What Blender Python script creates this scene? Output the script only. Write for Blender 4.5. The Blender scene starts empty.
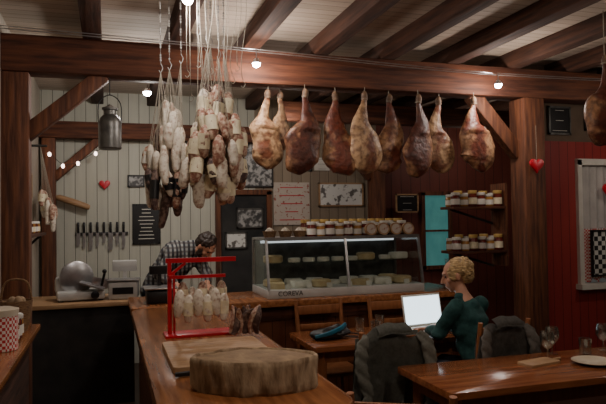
import bpy, bmesh, math, random
from mathutils import Vector, Matrix, Euler, noise
random.seed(7)
V=Vector
SC=bpy.context.scene
COL=SC.collection

# ---------------------------------------------------------------- materials
def _new(name):
    m=bpy.data.materials.new(name); m.use_nodes=True
    nt=m.node_tree; b=nt.nodes['Principled BSDF']
    return m,nt,b
def _c(c): return (c[0],c[1],c[2],1)
def mat(name,c,c2=None,rough=.6,metal=0,scale=8,stretch=(1,1,1),bump=0,emit=0,trans=0,alpha=1,lo=.35,hi=.65,ior=1.45):
    m,nt,b=_new(name); N=nt.nodes; L=nt.links
    b.inputs['Roughness'].default_value=rough; b.inputs['Metallic'].default_value=metal
    b.inputs['Transmission Weight'].default_value=trans; b.inputs['Alpha'].default_value=alpha
    b.inputs['IOR'].default_value=ior
    if c2 is None: c2=tuple(x*.8 for x in c)
    tc=N.new('ShaderNodeTexCoord'); mp=N.new('ShaderNodeMapping'); mp.inputs['Scale'].default_value=stretch
    nz=N.new('ShaderNodeTexNoise'); nz.inputs['Scale'].default_value=scale; nz.inputs['Detail'].default_value=5
    rp=N.new('ShaderNodeValToRGB'); rp.color_ramp.elements[0].position=lo; rp.color_ramp.elements[1].position=hi
    rp.color_ramp.elements[0].color=_c(c); rp.color_ramp.elements[1].color=_c(c2)
    L.new(tc.outputs['Object'],mp.inputs[0]); L.new(mp.outputs[0],nz.inputs[0]); L.new(nz.outputs[0],rp.inputs[0])
    L.new(rp.outputs[0],b.inputs['Base Color'])
    if bump:
        bp=N.new('ShaderNodeBump'); bp.inputs['Strength'].default_value=bump; bp.inputs['Distance'].default_value=.01
        L.new(nz.outputs[0],bp.inputs['Height']); L.new(bp.outputs[0],b.inputs['Normal'])
    if emit:
        b.inputs['Emission Color'].default_value=_c(c); b.inputs['Emission Strength'].default_value=emit
    return m
def wood(name,c,c2,axis=0,rough=.5,scale=5,bump=.35):
    s=[14,14,14]; s[axis]=1.2
    return mat(name,c,c2,rough=rough,scale=scale*.5,stretch=tuple(s),bump=bump,lo=.34,hi=.66)
def glassmat(name,tint,rough=.02,base=.04,add=.35):
    m=bpy.data.materials.new(name); m.use_nodes=True; nt=m.node_tree; N=nt.nodes; L=nt.links
    N.remove(N['Principled BSDF']); out=N['Material Output']
    t=N.new('ShaderNodeBsdfTransparent'); t.inputs[0].default_value=_c(tint)
    g=N.new('ShaderNodeBsdfGlossy'); g.inputs['Roughness'].default_value=rough; g.inputs['Color'].default_value=(.9,.95,.95,1)
    lw=N.new('ShaderNodeLayerWeight'); lw.inputs['Blend'].default_value=.35
    mm=N.new('ShaderNodeMath'); mm.operation='MULTIPLY_ADD'; mm.inputs[1].default_value=add; mm.inputs[2].default_value=base
    L.new(lw.outputs['Facing'],mm.inputs[0])
    mx=N.new('ShaderNodeMixShader'); L.new(mm.outputs[0],mx.inputs[0]); L.new(t.outputs[0],mx.inputs[1]); L.new(g.outputs[0],mx.inputs[2]); L.new(mx.outputs[0],out.inputs[0])
    return m
def hammat(name,red,tan,dark,thr):
    m,nt,b=_new(name); N=nt.nodes; L=nt.links
    b.inputs['Roughness'].default_value=.46
    oi=N.new('ShaderNodeObjectInfo'); tc=N.new('ShaderNodeTexCoord')
    ad=N.new('ShaderNodeVectorMath'); ad.operation='ADD'; L.new(tc.outputs['Object'],ad.inputs[0]); L.new(oi.outputs['Location'],ad.inputs[1])
    n1=N.new('ShaderNodeTexNoise'); n1.inputs['Scale'].default_value=6; n1.inputs['Detail'].default_value=6; n1.inputs['Distortion'].default_value=.8; L.new(ad.outputs[0],n1.inputs[0])
    sp=N.new('ShaderNodeSeparateXYZ'); L.new(tc.outputs['Object'],sp.inputs[0])
    ab=N.new('ShaderNodeMath'); ab.operation='ABSOLUTE'; L.new(sp.outputs[0],ab.inputs[0])
    mu=N.new('ShaderNodeMath'); mu.operation='MULTIPLY_ADD'; mu.inputs[1].default_value=1.4; L.new(ab.outputs[0],mu.inputs[0]); L.new(n1.outputs[0],mu.inputs[2])
    n2=N.new('ShaderNodeTexNoise'); n2.inputs['Scale'].default_value=24; n2.inputs['Detail'].default_value=6; L.new(ad.outputs[0],n2.inputs[0])
    r1=N.new('ShaderNodeValToRGB'); r1.color_ramp.elements[0].position=thr-.03; r1.color_ramp.elements[1].position=thr+.12
    r1.color_ramp.elements[0].color=_c(red); r1.color_ramp.elements[1].color=_c(tan); L.new(mu.outputs[0],r1.inputs[0])
    r2=N.new('ShaderNodeValToRGB'); r2.color_ramp.elements[0].position=.42; r2.color_ramp.elements[1].position=.62; L.new(n2.outputs[0],r2.inputs[0])
    r2.color_ramp.elements[0].color=(0,0,0,1); r2.color_ramp.elements[1].color=(.7,.7,.7,1)
    mx=N.new('ShaderNodeMix'); mx.data_type='RGBA'; mx.inputs['B'].default_value=_c(dark); L.new(r1.outputs[0],mx.inputs['A']); L.new(r2.outputs[0],mx.inputs['Factor'])
    L.new(mx.outputs['Result'],b.inputs['Base Color'])
    bp=N.new('ShaderNodeBump'); bp.inputs['Strength'].default_value=.9; bp.inputs['Distance'].default_value=.012; L.new(n2.outputs[0],bp.inputs['Height']); L.new(bp.outputs[0],b.inputs['Normal'])
    return m
def planks(name,axis,width,c,c2,groove,rough=.6,gw=.05,grain=None):
    m,nt,b=_new(name); N=nt.nodes; L=nt.links
    b.inputs['Roughness'].default_value=rough
    tc=N.new('ShaderNodeTexCoord'); sp=N.new('ShaderNodeSeparateXYZ'); L.new(tc.outputs['Object'],sp.inputs[0])
    dv=N.new('ShaderNodeMath'); dv.operation='DIVIDE'; dv.inputs[1].default_value=width; L.new(sp.outputs[axis],dv.inputs[0])
    fl=N.new('ShaderNodeMath'); fl.operation='FLOOR'; L.new(dv.outputs[0],fl.inputs[0])
    fr=N.new('ShaderNodeMath'); fr.operation='FRACT'; L.new(dv.outputs[0],fr.inputs[0])
    ls=N.new('ShaderNodeMath'); ls.operation='LESS_THAN'; ls.inputs[1].default_value=gw; L.new(fr.outputs[0],ls.inputs[0])
    wn=N.new('ShaderNodeTexWhiteNoise'); wn.noise_dimensions='1D'; L.new(fl.outputs[0],wn.inputs['W'])
    mp=N.new('ShaderNodeMapping'); g=[12.,12.,12.]
    g[grain if grain is not None else 2]=.8
    mp.inputs['Scale'].default_value=g; L.new(tc.outputs['Object'],mp.inputs[0])
    nz=N.new('ShaderNodeTexNoise'); nz.inputs['Scale'].default_value=2; nz.inputs['Detail'].default_value=4; L.new(mp.outputs[0],nz.inputs[0])
    ad=N.new('ShaderNodeMath'); ad.operation='MULTIPLY_ADD'; ad.inputs[1].default_value=.6
    L.new(wn.outputs['Value'],ad.inputs[0]); 
    sb=N.new('ShaderNodeMath'); sb.operation='MULTIPLY_ADD'; sb.inputs[1].default_value=1.2; sb.inputs[2].default_value=-.4
    L.new(nz.outputs[0],sb.inputs[0]); L.new(sb.outputs[0],ad.inputs[2])
    mx=N.new('ShaderNodeMix'); mx.data_type='RGBA'; mx.inputs['A'].default_value=_c(c); mx.inputs['B'].default_value=_c(c2)
    L.new(ad.outputs[0],mx.inputs['Factor'])
    m2=N.new('ShaderNodeMix'); m2.data_type='RGBA'; m2.inputs['B'].default_value=_c(groove)
    L.new(ls.outputs[0],m2.inputs['Factor']); L.new(mx.outputs['Result'],m2.inputs['A'])
    L.new(m2.outputs['Result'],b.inputs['Base Color'])
    bp=N.new('ShaderNodeBump'); bp.invert=True; bp.inputs['Distance'].default_value=.01; bp.inputs['Strength'].default_value=.6
    L.new(ls.outputs[0],bp.inputs['Height']); L.new(bp.outputs[0],b.inputs['Normal'])
    return m
def checks(name,c,c2,scale,rough=.8):
    m,nt,b=_new(name); N=nt.nodes; L=nt.links
    b.inputs['Roughness'].default_value=rough
    tc=N.new('ShaderNodeTexCoord'); ck=N.new('ShaderNodeTexChecker'); ck.inputs['Scale'].default_value=scale
    ck.inputs['Color1'].default_value=_c(c); ck.inputs['Color2'].default_value=_c(c2)
    mp=N.new('ShaderNodeMapping'); mp.inputs['Location'].default_value=(.013,.011,.017)
    L.new(tc.outputs['Object'],mp.inputs[0]); L.new(mp.outputs[0],ck.inputs[0]); L.new(ck.outputs[0],b.inputs['Base Color'])
    return m
def plaid(name,c,c2,c3,scale):
    m,nt,b=_new(name); N=nt.nodes; L=nt.links
    b.inputs['Roughness'].default_value=.9
    tc=N.new('ShaderNodeTexCoord')
    outs=[]
    for d in ('X','Z'):
        w=N.new('ShaderNodeTexWave'); w.bands_direction=d; w.inputs['Scale'].default_value=scale
        L.new(tc.outputs['Object'],w.inputs[0])
        r=N.new('ShaderNodeValToRGB'); r.color_ramp.elements[0].position=.45; r.color_ramp.elements[1].position=.6
        L.new(w.outputs['Fac'],r.inputs[0]); outs.append(r)
    a=N.new('ShaderNodeMix'); a.data_type='RGBA'; a.inputs['A'].default_value=_c(c); a.inputs['B'].default_value=_c(c2); L.new(outs[0].outputs[0],a.inputs['Factor'])
    e=N.new('ShaderNodeMix'); e.data_type='RGBA'; e.inputs['B'].default_value=_c(c3); L.new(a.outputs['Result'],e.inputs['A'])
    mm=N.new('ShaderNodeMath'); mm.operation='MULTIPLY'; mm.inputs[1].default_value=.6; L.new(outs[1].outputs[0],mm.inputs[0]); L.new(mm.outputs[0],e.inputs['Factor'])
    L.new(e.outputs['Result'],b.inputs['Base Color'])
    return m

M={}
M['beam_x']=wood('beam_wood_x',(.050,.016,.009),(.14,.046,.020),0,rough=.75,bump=.6)
M['beam_y']=wood('beam_wood_y',(.030,.012,.007),(.080,.031,.016),1,rough=.85,bump=.6)
M['beam_z']=wood('beam_wood_z',(.060,.020,.010),(.17,.060,.025),2,rough=.7,bump=.6)
M['ceil']=planks('ceiling_boards',1,.09,(.40,.33,.26),(.54,.45,.37),(.10,.08,.06),grain=0,rough=.8)
M['white']=planks('white_boards',0,.115,(.42,.42,.35),(.53,.53,.45),(.12,.12,.10),grain=2,gw=.06)
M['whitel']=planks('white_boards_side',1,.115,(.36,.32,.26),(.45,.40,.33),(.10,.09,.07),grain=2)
M['red']=planks('red_boards',0,.10,(.26,.026,.024),(.34,.038,.032),(.06,.006,.006),grain=2)
M['redb']=planks('brown_red_boards',0,.14,(.12,.028,.018),(.17,.042,.026),(.03,.006,.005),grain=2)
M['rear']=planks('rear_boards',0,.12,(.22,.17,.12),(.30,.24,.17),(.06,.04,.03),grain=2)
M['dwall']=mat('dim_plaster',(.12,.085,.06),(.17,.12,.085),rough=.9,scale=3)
M['floor']=planks('floor_boards',0,.14,(.030,.016,.010),(.055,.030,.017),(.01,.006,.004),rough=.45,grain=1)
M['bar']=wood('bar_top_wood',(.18,.062,.022),(.34,.135,.050),1,rough=.22,bump=.15)
M['table']=wood('table_wood',(.15,.045,.017),(.29,.105,.040),0,rough=.2,bump=.12)
M['panel']=planks('counter_boards',0,.11,(.14,.046,.018),(.20,.072,.028),(.03,.012,.006),grain=2,rough=.45)
M['panely']=planks('counter_boards_side',1,.11,(.14,.046,.018),(.20,.072,.028),(.03,.012,.006),grain=2,rough=.45)
M['chair']=wood('chair_wood',(.22,.08,.03),(.34,.135,.055),2,rough=.4,bump=.15)
M['lwood']=wood('light_wood',(.30,.17,.085),(.43,.27,.14),0,rough=.5)
M['steel']=mat('steel',(.55,.55,.56),(.45,.45,.46),rough=.28,metal=.9,scale=20)
M['chain']=mat('dull_chain',(.25,.24,.22),(.15,.14,.13),rough=.5,metal=.6,scale=20)
M['greymet']=mat('grey_enamel',(.52,.52,.50),(.44,.44,.42),rough=.35,scale=6)
M['dark']=mat('dark_metal',(.02,.02,.02),(.035,.032,.03),rough=.45)
M['darkglass']=mat('dark_door_glass',(.030,.032,.034),(.06,.06,.058),rough=.12,scale=3)
M['zinc']=mat('old_zinc',(.16,.16,.15),(.09,.09,.085),rough=.4,metal=.7,scale=14)
M['black']=mat('black_plastic',(.012,.012,.013),rough=.4)
M['white_p']=mat('white_paper',(.68,.66,.6),(.6,.58,.52),rough=.8)
M['paper']=mat('cream_paper',(.82,.76,.56),(.66,.58,.40),rough=.8,scale=25)
M['redp']=mat('red_paint',(.58,.012,.030),(.48,.01,.025),rough=.35)
M['glass']=glassmat('clear_glass',(.93,.96,.95),base=.03,add=.22)
M['tglass']=glassmat('drinking_glass',(.88,.91,.91),base=.16,add=.7,rough=.12)
M['ham']=hammat('cured_ham',(.15,.034,.016),(.42,.23,.115),(.055,.014,.008),.57)
M['ham2']=hammat('cured_ham_dark',(.095,.024,.013),(.32,.16,.08),(.035,.011,.007),.61)
M['ham3']=hammat('cured_ham_fat',(.20,.065,.030),(.52,.33,.18),(.09,.033,.016),.51)
M['hoof']=mat('trotter_skin',(.24,.15,.09),(.08,.045,.03),rough=.6,scale=20)
M['rope']=mat('rope_fibre',(.34,.31,.25),(.22,.19,.15),rough=.9,scale=60)
M['saus']=mat('sausage_skin',(.28,.12,.08),(.58,.44,.33),rough=.65,scale=45,bump=.6,lo=.42,hi=.6)
M['sausd']=mat('dark_sausage_skin',(.06,.03,.025),(.22,.15,.12),rough=.65,scale=45,bump=.5,lo=.45,hi=.65)
M['sausw']=mat('white_mould_sausage_skin',(.70,.64,.54),(.40,.28,.21),rough=.85,scale=40,bump=.6,lo=.5,hi=.66)
M['skin']=mat('skin',(.50,.26,.17),(.44,.22,.14),rough=.5,scale=12)
M['blond']=mat('blond_hair',(.62,.44,.21),(.26,.16,.07),rough=.5,scale=30,stretch=(1,1,5),bump=1)
M['dhair']=mat('dark_hair',(.022,.014,.01),(.04,.026,.02),rough=.5,scale=40,bump=.6)
M['teal']=mat('dark_teal_knit',(.010,.045,.045),(.02,.075,.07),rough=.9,scale=40,bump=.3)
M['denim']=mat('dark_trousers',(.015,.018,.03),(.025,.03,.045),rough=.9)
M['coat']=mat('olive_grey_cloth',(.115,.118,.098),(.155,.155,.13),rough=.75,scale=70,bump=.12)
M['coatd']=mat('charcoal_cloth',(.095,.088,.078),(.13,.12,.105),rough=.75,scale=70,bump=.12)
M['plaid']=plaid('plaid_flannel',(.30,.31,.30),(.03,.035,.045),(.045,.028,.028),8)
M['shoe']=mat('shoe_leather',(.02,.014,.01),rough=.4)
M['screen']=mat('lit_screen',(.72,.88,.97),(.72,.88,.97),rough=.3,emit=2.6)
M['bulb']=mat('lit_bulb',(.90,.90,1.0),(.90,.90,1.0),emit=60)
M['bulbw']=mat('warm_lit_bulb',(1,.75,.65),(1,.75,.65),emit=6)
M['tube']=mat('added_case_glow',(.9,.95,1.),(.9,.95,1.),emit=.8)  # weak glow for the tube added inside the display case
M['tealw']=mat('dusk_window_pane',(.12,.40,.38),(.04,.20,.21),rough=.2,emit=.22,scale=4,stretch=(1,1,.6))
M['palewin']=mat('pale_window_pane',(.30,.31,.29),(.2,.21,.2),rough=.3,emit=.12,scale=3)
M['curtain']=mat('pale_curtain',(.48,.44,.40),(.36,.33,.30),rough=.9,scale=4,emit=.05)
M['cheese']=mat('cheese_rind',(.62,.50,.30),(.50,.36,.18),rough=.6,scale=12)
M['cheesew']=mat('white_cheese',(.80,.78,.70),(.7,.67,.57),rough=.6,scale=12)
M['gold']=mat('gold_label',(.50,.33,.10),(.40,.25,.07),rough=.5)
M['jam']=mat('dark_preserve',(.14,.022,.014),(.07,.013,.01),rough=.15)
M['jamy']=mat('amber_preserve',(.36,.18,.05),(.24,.11,.03),rough=.15)
M['wick']=mat('wicker',(.26,.15,.07),(.12,.06,.03),rough=.8,scale=45,stretch=(1,1,4),bump=.8)
M['crust']=mat('brown_crust',(.20,.13,.075),(.33,.23,.13),rough=.8,scale=14,bump=.8)
M['gingham']=checks('red_gingham',(.50,.02,.02),(.7,.66,.6),60)
M['bwcheck']=checks('black_white_check',(.02,.02,.02),(.6,.6,.56),22)
M['tealbag']=mat('teal_nylon',(.01,.17,.28),(.01,.12,.20),rough=.5)
M['photo']=mat('printed_photo',(.40,.40,.39),(.06,.06,.06),rough=.4,scale=16,lo=.42,hi=.55)
M['photop']=mat('printed_pale_photo',(.74,.75,.72),(.14,.13,.12),rough=.3,scale=11,lo=.54,hi=.6)
M['photo2']=mat('printed_poster',(.50,.44,.38),(.30,.09,.06),rough=.5,scale=26,lo=.58,hi=.66)
M['ceram']=mat('cream_ceramic',(.6,.55,.45),(.5,.42,.3),rough=.3)
M['tubw']=mat('rough_bark_wood',(.20,.13,.075),(.50,.38,.25),rough=.85,scale=7,stretch=(4,4,1.4),bump=1)

# ---------------------------------------------------------------- builder
class B:
    def __init__(s): s.bm=bmesh.new(); s.mi=0
    def _f(s,vs):
        fs={f for v in vs for f in v.link_faces}
        for f in fs: f.material_index=s.mi
    def box(s,c,d,rot=(0,0,0),bev=0):
        m=Matrix.Translation(c)@Euler(rot).to_matrix().to_4x4()@Matrix.Diagonal((d[0],d[1],d[2],1))
        r=bmesh.ops.create_cube(s.bm,size=1,matrix=m); s._f(r['verts'])
        if bev:
            es=list({e for v in r['verts'] for e in v.link_edges})
            bmesh.ops.bevel(s.bm,geom=es,offset=bev,segments=2,affect='EDGES',profile=.5)
        return s
    def bar(s,p,q,w,h,bev=0):
        p=V(p);q=V(q);d=q-p
        ax=d.normalized(); up=V((0,0,1)) if abs(ax.z)<.95 else V((0,1,0))
        sd=ax.cross(up).normalized(); up=sd.cross(ax)
        R=Matrix((ax,sd,up)).transposed().to_4x4()
        m=Matrix.Translation((p+q)/2)@R@Matrix.Diagonal((d.length,w,h,1))
        r=bmesh.ops.create_cube(s.bm,size=1,matrix=m); s._f(r['verts'])
        if bev:
            es=list({e for v in r['verts'] for e in v.link_edges})
            bmesh.ops.bevel(s.bm,geom=es,offset=bev,segments=2,affect='EDGES',profile=.5)
        return s
    def ball(s,c,r,rot=(0,0,0),seg=16):
        if not hasattr(r,'__len__'): r=(r,r,r)
        m=Matrix.Translation(c)@Euler(rot).to_matrix().to_4x4()@Matrix.Diagonal((r[0],r[1],r[2],1))
        k=bmesh.ops.create_uvsphere(s.bm,u_segments=seg,v_segments=max(6,seg//2+2),radius=1,matrix=m); s._f(k['verts']); return s
    def tube(s,pts,rads,seg=12,flat=1.0,sub=1,cap=True):
        pts=[V(p) for p in pts]
        if not hasattr(rads,'__len__'): rads=[rads]*len(pts)
        if sub>1 and len(pts)>2:
            P=[];Rr=[]; n=len(pts)
            for i in range(n-1):
                p0=pts[max(i-1,0)];p1=pts[i];p2=pts[i+1];p3=pts[min(i+2,n-1)]
                r0=rads[max(i-1,0)];r1=rads[i];r2=rads[i+1];r3=rads[min(i+2,n-1)]
                for j in range(sub):
                    t=j/sub
                    f=lambda a,b,c,d:(b*2+(c-a)*t+(a*2-b*5+c*4-d)*t*t+(b*3-a-c*3+d)*t*t*t)*.5
                    P.append(f(p0,p1,p2,p3)); Rr.append(max(.0005,f(r0,r1,r2,r3)))
            P.append(pts[-1]);Rr.append(rads[-1]); pts=P;rads=Rr
        n=len(pts); T=[]
        for i in range(n):
            T.append((pts[min(i+1,n-1)]-pts[max(i-1,0)]).normalized())
        a=V((0,1,0)) if abs(T[0].y)<.9 else V((1,0,0))
        nrm=(a-T[0]*a.dot(T[0])).normalized(); rings=[]
        for i in range(n):
            nrm=(nrm-T[i]*nrm.dot(T[i])).normalized(); bn=T[i].cross(nrm)
            rings.append([s.bm.verts.new(pts[i]+(nrm*math.sin(2*math.pi*k/seg)*flat+bn*math.cos(2*math.pi*k/seg))*rads[i]) for k in range(seg)])
        for i in range(n-1):
            for k in range(seg):
                f=s.bm.faces.new((rings[i][k],rings[i][(k+1)%seg],rings[i+1][(k+1)%seg],rings[i+1][k])); f.material_index=s.mi
        if cap:
            f=s.bm.faces.new(rings[0][::-1]); f.material_index=s.mi
            f=s.bm.faces.new(rings[-1]); f.material_index=s.mi
        return s
    def cyl(s,p,q,r,r2=None,seg=16): return s.tube([p,q],[r,r if r2 is None else r2],seg)
    def lathe(s,prof,c=(0,0,0),seg=24,sx=1,sy=1,rot=(0,0,0)):
        c=V(c); R=Euler(rot).to_matrix(); rings=[]
        for r,z in prof:
            rings.append([s.bm.verts.new(c+R@V((max(r,.0004)*math.cos(2*math.pi*k/seg)*sx,max(r,.0004)*math.sin(2*math.pi*k/seg)*sy,z))) for k in range(seg)])
        for i in range(len(rings)-1):
            for k in range(seg):
                f=s.bm.faces.new((rings[i][k],rings[i][(k+1)%seg],rings[i+1][(k+1)%seg],rings[i+1][k])); f.material_index=s.mi
        f=s.bm.faces.new(rings[0][::-1]); f.material_index=s.mi
        f=s.bm.faces.new(rings[-1]); f.material_index=s.mi
        return s
    def slab(s,outline,z0,z1,bev=0):
        vs=[s.bm.verts.new((x,y,z0)) for x,y in outline]; f=s.bm.faces.new(vs); f.material_index=s.mi
        r=bmesh.ops.extrude_face_region(s.bm,geom=[f]); nv=[g for g in r['geom'] if isinstance(g,bmesh.types.BMVert)]
        for v in nv: v.co.z=z1
        s._f(nv)
        if bev:
            es=[e for e in s.bm.edges if all(abs(v.co.z-z1)<1e-6 for v in e.verts)]
            bmesh.ops.bevel(s.bm,geom=es,offset=bev,segments=2,affect='EDGES',profile=.5)
        return s
    def mesh(s,name,ang=.6):
        bmesh.ops.recalc_face_normals(s.bm,faces=s.bm.faces)
        for f in s.bm.faces: f.smooth=True
        for e in s.bm.edges:
            if len(e.link_faces)==2 and e.calc_face_angle(0)>ang: e.smooth=False
        me=bpy.data.meshes.new(name); s.bm.to_mesh(me); s.bm.free(); return me
    def obj(s,name,mats,parent=None,loc=(0,0,0),rot=(0,0,0),label=None,ang=.6):
        me=s.mesh(name,ang)
        if not isinstance(mats,(list,tuple)): mats=[mats]
        for m in mats: me.materials.append(M[m] if isinstance(m,str) else m)
        o=bpy.data.objects.new(name,me); COL.objects.link(o); o.location=loc; o.rotation_euler=rot
        if parent: o.parent=parent
        if label: o['label']=label
        return o
    def fuse(s,name,mt,parent=None,voxel=.008,smooth=4,label=None,loc=(0,0,0),disp=0,dscale=10,fn=None):
        bmesh.ops.recalc_face_normals(s.bm,faces=s.bm.faces)
        me=bpy.data.meshes.new('tmp'); s.bm.to_mesh(me); s.bm.free()
        t=bpy.data.objects.new('tmp',me); COL.objects.link(t)
        r=t.modifiers.new('r','REMESH'); r.mode='VOXEL'; r.voxel_size=voxel; r.use_smooth_shade=True
        q=t.modifiers.new('s','SMOOTH'); q.iterations=smooth; q.factor=.5
        dg=bpy.context.evaluated_depsgraph_get(); dg.update()
        nm=bpy.data.meshes.new_from_object(t.evaluated_get(dg)); nm.name=name
        bpy.data.objects.remove(t)
        if disp:
            ns=[v.normal.copy() for v in nm.vertices]
            for v,n in zip(nm.vertices,ns):
                v.co+=n*disp*noise.noise(v.co*dscale)
        if fn:
            ns=[v.normal.copy() for v in nm.vertices]
            for v,n in zip(nm.vertices,ns): v.co+=n*fn(v.co)
        for p in nm.polygons: p.use_smooth=True
        nm.materials.clear(); nm.materials.append(M[mt])
        o=bpy.data.objects.new(name,nm); COL.objects.link(o); o.location=loc
        if parent: o.parent=parent
        if label: o['label']=label
        return o
def empty(name,loc=(0,0,0),rot=(0,0,0)):
    o=bpy.data.objects.new(name,None); o.empty_display_size=.05; COL.objects.link(o); o.location=loc; o.rotation_euler=rot; return o
def top(o,label,cat,group=None):
    o['label']=label; o['category']=cat
    if group: o['group']=group
    return o
def dup(root,loc,rot=None,label=None,scale=None):
    kids={}
    for o in COL.objects:
        if o.parent: kids.setdefault(o.parent.name,[]).append(o)
    def cp(o,par):
        n=o.copy(); COL.objects.link(n)
        if par is not None: n.parent=par
        for c in kids.get(o.name,[]): cp(c,n)
        return n
    n=cp(root,None); n.location=loc
    if rot is not None: n.rotation_euler=rot
    if scale is not None: n.scale=scale if hasattr(scale,'__len__') else (scale,)*3
    if label: n['label']=label
    return n
def text(s,size,name,mt,parent=None,loc=(0,0,0),rot=(math.pi/2,0,0),ext=.001):
    cu=bpy.data.curves.new('txt','FONT'); cu.body=s; cu.size=size; cu.extrude=ext; cu.align_x='CENTER'; cu.align_y='CENTER'
    t=bpy.data.objects.new('txt',cu); COL.objects.link(t)
    dg=bpy.context.evaluated_depsgraph_get(); me=bpy.data.meshes.new_from_object(t.evaluated_get(dg)); bpy.data.objects.remove(t)
    me.materials.clear(); me.materials.append(M[mt])
    o=bpy.data.objects.new(name,me); COL.objects.link(o); o.location=loc; o.rotation_euler=rot
    if parent: o.parent=parent
    return o
def structure(name,c,d,m,label):
    o=B().box(c,d).obj(name,m); o['kind']='structure'; o['label']=label; return o

# ---------------------------------------------------------------- room shell
structure('floor',(2.6,3.2,-.05),(6.8,8.6,.1),'floor','dark worn wooden floorboards')
structure('ceiling',(2.6,3.2,3.11),(6.8,8.6,.1),'ceil','pale wooden boarded ceiling')
structure('wall_left',(-.75,3.2,1.53),(.1,8.6,3.06),'whitel','cream boarded side wall')
structure('wall_back',(.5,7.35,1.53),(2.4,.1,3.06),'white','white painted vertical board wall')
structure('wall_rear',(2.5,7.35,1.53),(1.6,.1,3.06),'rear','shadowy brown boarded wall behind the counter')
structure('wall_alcove',(4.65,7.35,1.53),(2.7,.1,3.06),'redb','dark brownish red boarded wall')
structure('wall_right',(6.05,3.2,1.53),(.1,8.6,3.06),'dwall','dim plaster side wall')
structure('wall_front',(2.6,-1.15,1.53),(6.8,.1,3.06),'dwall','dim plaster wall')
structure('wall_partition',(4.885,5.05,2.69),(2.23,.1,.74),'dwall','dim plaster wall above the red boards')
o=B().box((4.08,5.05,1.16),(.62,.1,2.32)).box((4.83,5.05,2.23),(.88,.1,.18)).box((4.83,5.05,.45),(.88,.1,.9)).box((5.635,5.05,1.16),(.73,.1,2.32)).obj('wall_wainscot','red'); o['kind']='structure'; o['label']='red painted vertical boards beside the post'
w=empty('window_1',(0,0,0)); w['kind']='structure'; w['label']='white framed window in the red boarded wall'
B().box((4.41,5.0,1.52),(.05,.08,1.24)).box((5.26,5.0,1.52),(.05,.08,1.24)).box((4.835,5.0,2.12),(.9,.08,.06)).box((4.835,4.98,.90),(.95,.14,.05)).obj('window_frame','white_p',w)
B().box((4.835,5.07,1.5),(.80,.02,1.16)).obj('window_pane','palewin',w)
def drape(x0,x1,z0,z1,mt,y0=5.025):
    b=B(); n=80; vs=[]
    for i in range(n+1):
        x=x0+(x1-x0)*i/n; y=y0+.014*math.sin(x*70); vs.append((b.bm.verts.new((x,y,z1)),b.bm.verts.new((x,y+.004,z0+.02*math.sin(i*.5)))))
    for i in range(n): b.bm.faces.new((vs[i][0],vs[i+1][0],vs[i+1][1],vs[i][1]))
    b.obj('curtain',mt,w)
drape(4.44,5.21,1.45,2.08,'curtain'); drape(4.44,5.21,.95,1.46,'gingham',5.02)
w=empty('window_2',(0,0,0)); w['kind']='structure'; w['label']='tall narrow window glowing teal at dusk'
B().box((3.93,7.27,1.42),(.05,.06,1.0)).box((4.33,7.27,1.42),(.05,.06,1.0)).box((4.13,7.27,1.91),(.45,.06,.05)).box((4.13,7.27,.94),(.45,.06,.05)).box((4.13,7.27,1.42),(.38,.05,.025)).obj('window_frame','beam_z',w)
B().box((4.13,7.285,1.42),(.36,.02,.95)).obj('window_pane','tealw',w)
w=empty('door_1',(0,0,0)); w['kind']='structure'; w['label']='dark glazed doorway behind the counter'
B().box((1.55,7.29,.95),(.58,.02,1.9)).obj('door_panel','darkglass',w)
B().box((1.24,7.27,.97),(.06,.05,1.94)).box((1.86,7.27,.97),(.06,.05,1.94)).box((1.55,7.27,1.93),(.68,.05,.06)).obj('door_frame','beam_z',w)

# ---------------------------------------------------------------- timber frame
def beam(name,p,q,w,h,m,label,cat='beam',group=None):
    o=B().bar(p,q,w,h,bev=.012).obj(name,m); return top(o,label,cat,group)
beam('ceiling_beam',(-.7,4.77,2.79),(6,4.77,2.79),.2,.26,'beam_x','massive dark brown timber beam carrying the hanging hams')
beam('ceiling_beam',(-.7,7.16,2.6),(1.75,7.16,2.6),.16,.18,'beam_x','dark timber beam along the white boarded wall')
beam('ceiling_beam',(1.75,6.3,2.74),(6,6.3,2.74),.16,.2,'beam_x','dark timber beam in the shadowy rear of the room')
beam('wooden_post',(-.62,4.77,0),(-.62,4.77,2.66),.2,.16,'beam_z','brown timber post under the main beam','post')
beam('wooden_post',(-.6,7.16,0),(-.6,7.16,2.51),.14,.13,'beam_z','slim brown timber post in the room corner','post')
beam('wooden_post',(3.66,4.77,0),(3.66,4.77,2.66),.22,.22,'beam_z','thick brown timber post beside the jar shelves','post')
beam('wooden_post',(3.2,7.1,0),(3.2,7.1,2.64),.16,.2,'beam_z','brown timber post behind the display case','post')
beam('wooden_brace',(-.56,4.77,2.22),(-.02,4.77,2.68),.10,.11,'beam_z','diagonal brown timber brace between post and beam','brace')
beam('wooden_brace',(-.55,7.16,2.08),(-.05,7.16,2.54),.08,.09,'beam_z','diagonal brace on the slim corner post','brace')
beam('wooden_brace',(3.58,4.80,2.16),(3.10,4.80,2.69),.10,.13,'beam_z','diagonal brown brace beside the last ham','brace')
beam('wooden_brace',(3.12,7.1,2.1),(2.7,7.1,2.6),.09,.11,'beam_z','dark diagonal brace behind the display case','brace')
for i,u in enumerate((-.1,.5,1.07,1.65,2.24,2.86,3.48,4.12,4.75,5.4)):
    beam('ceiling_joist',(u,-1.0,2.99),(u,7.28,2.99),.13,.14,'beam_y','dark brown ceiling joist against pale boards','joist','ceiling joists')

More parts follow.
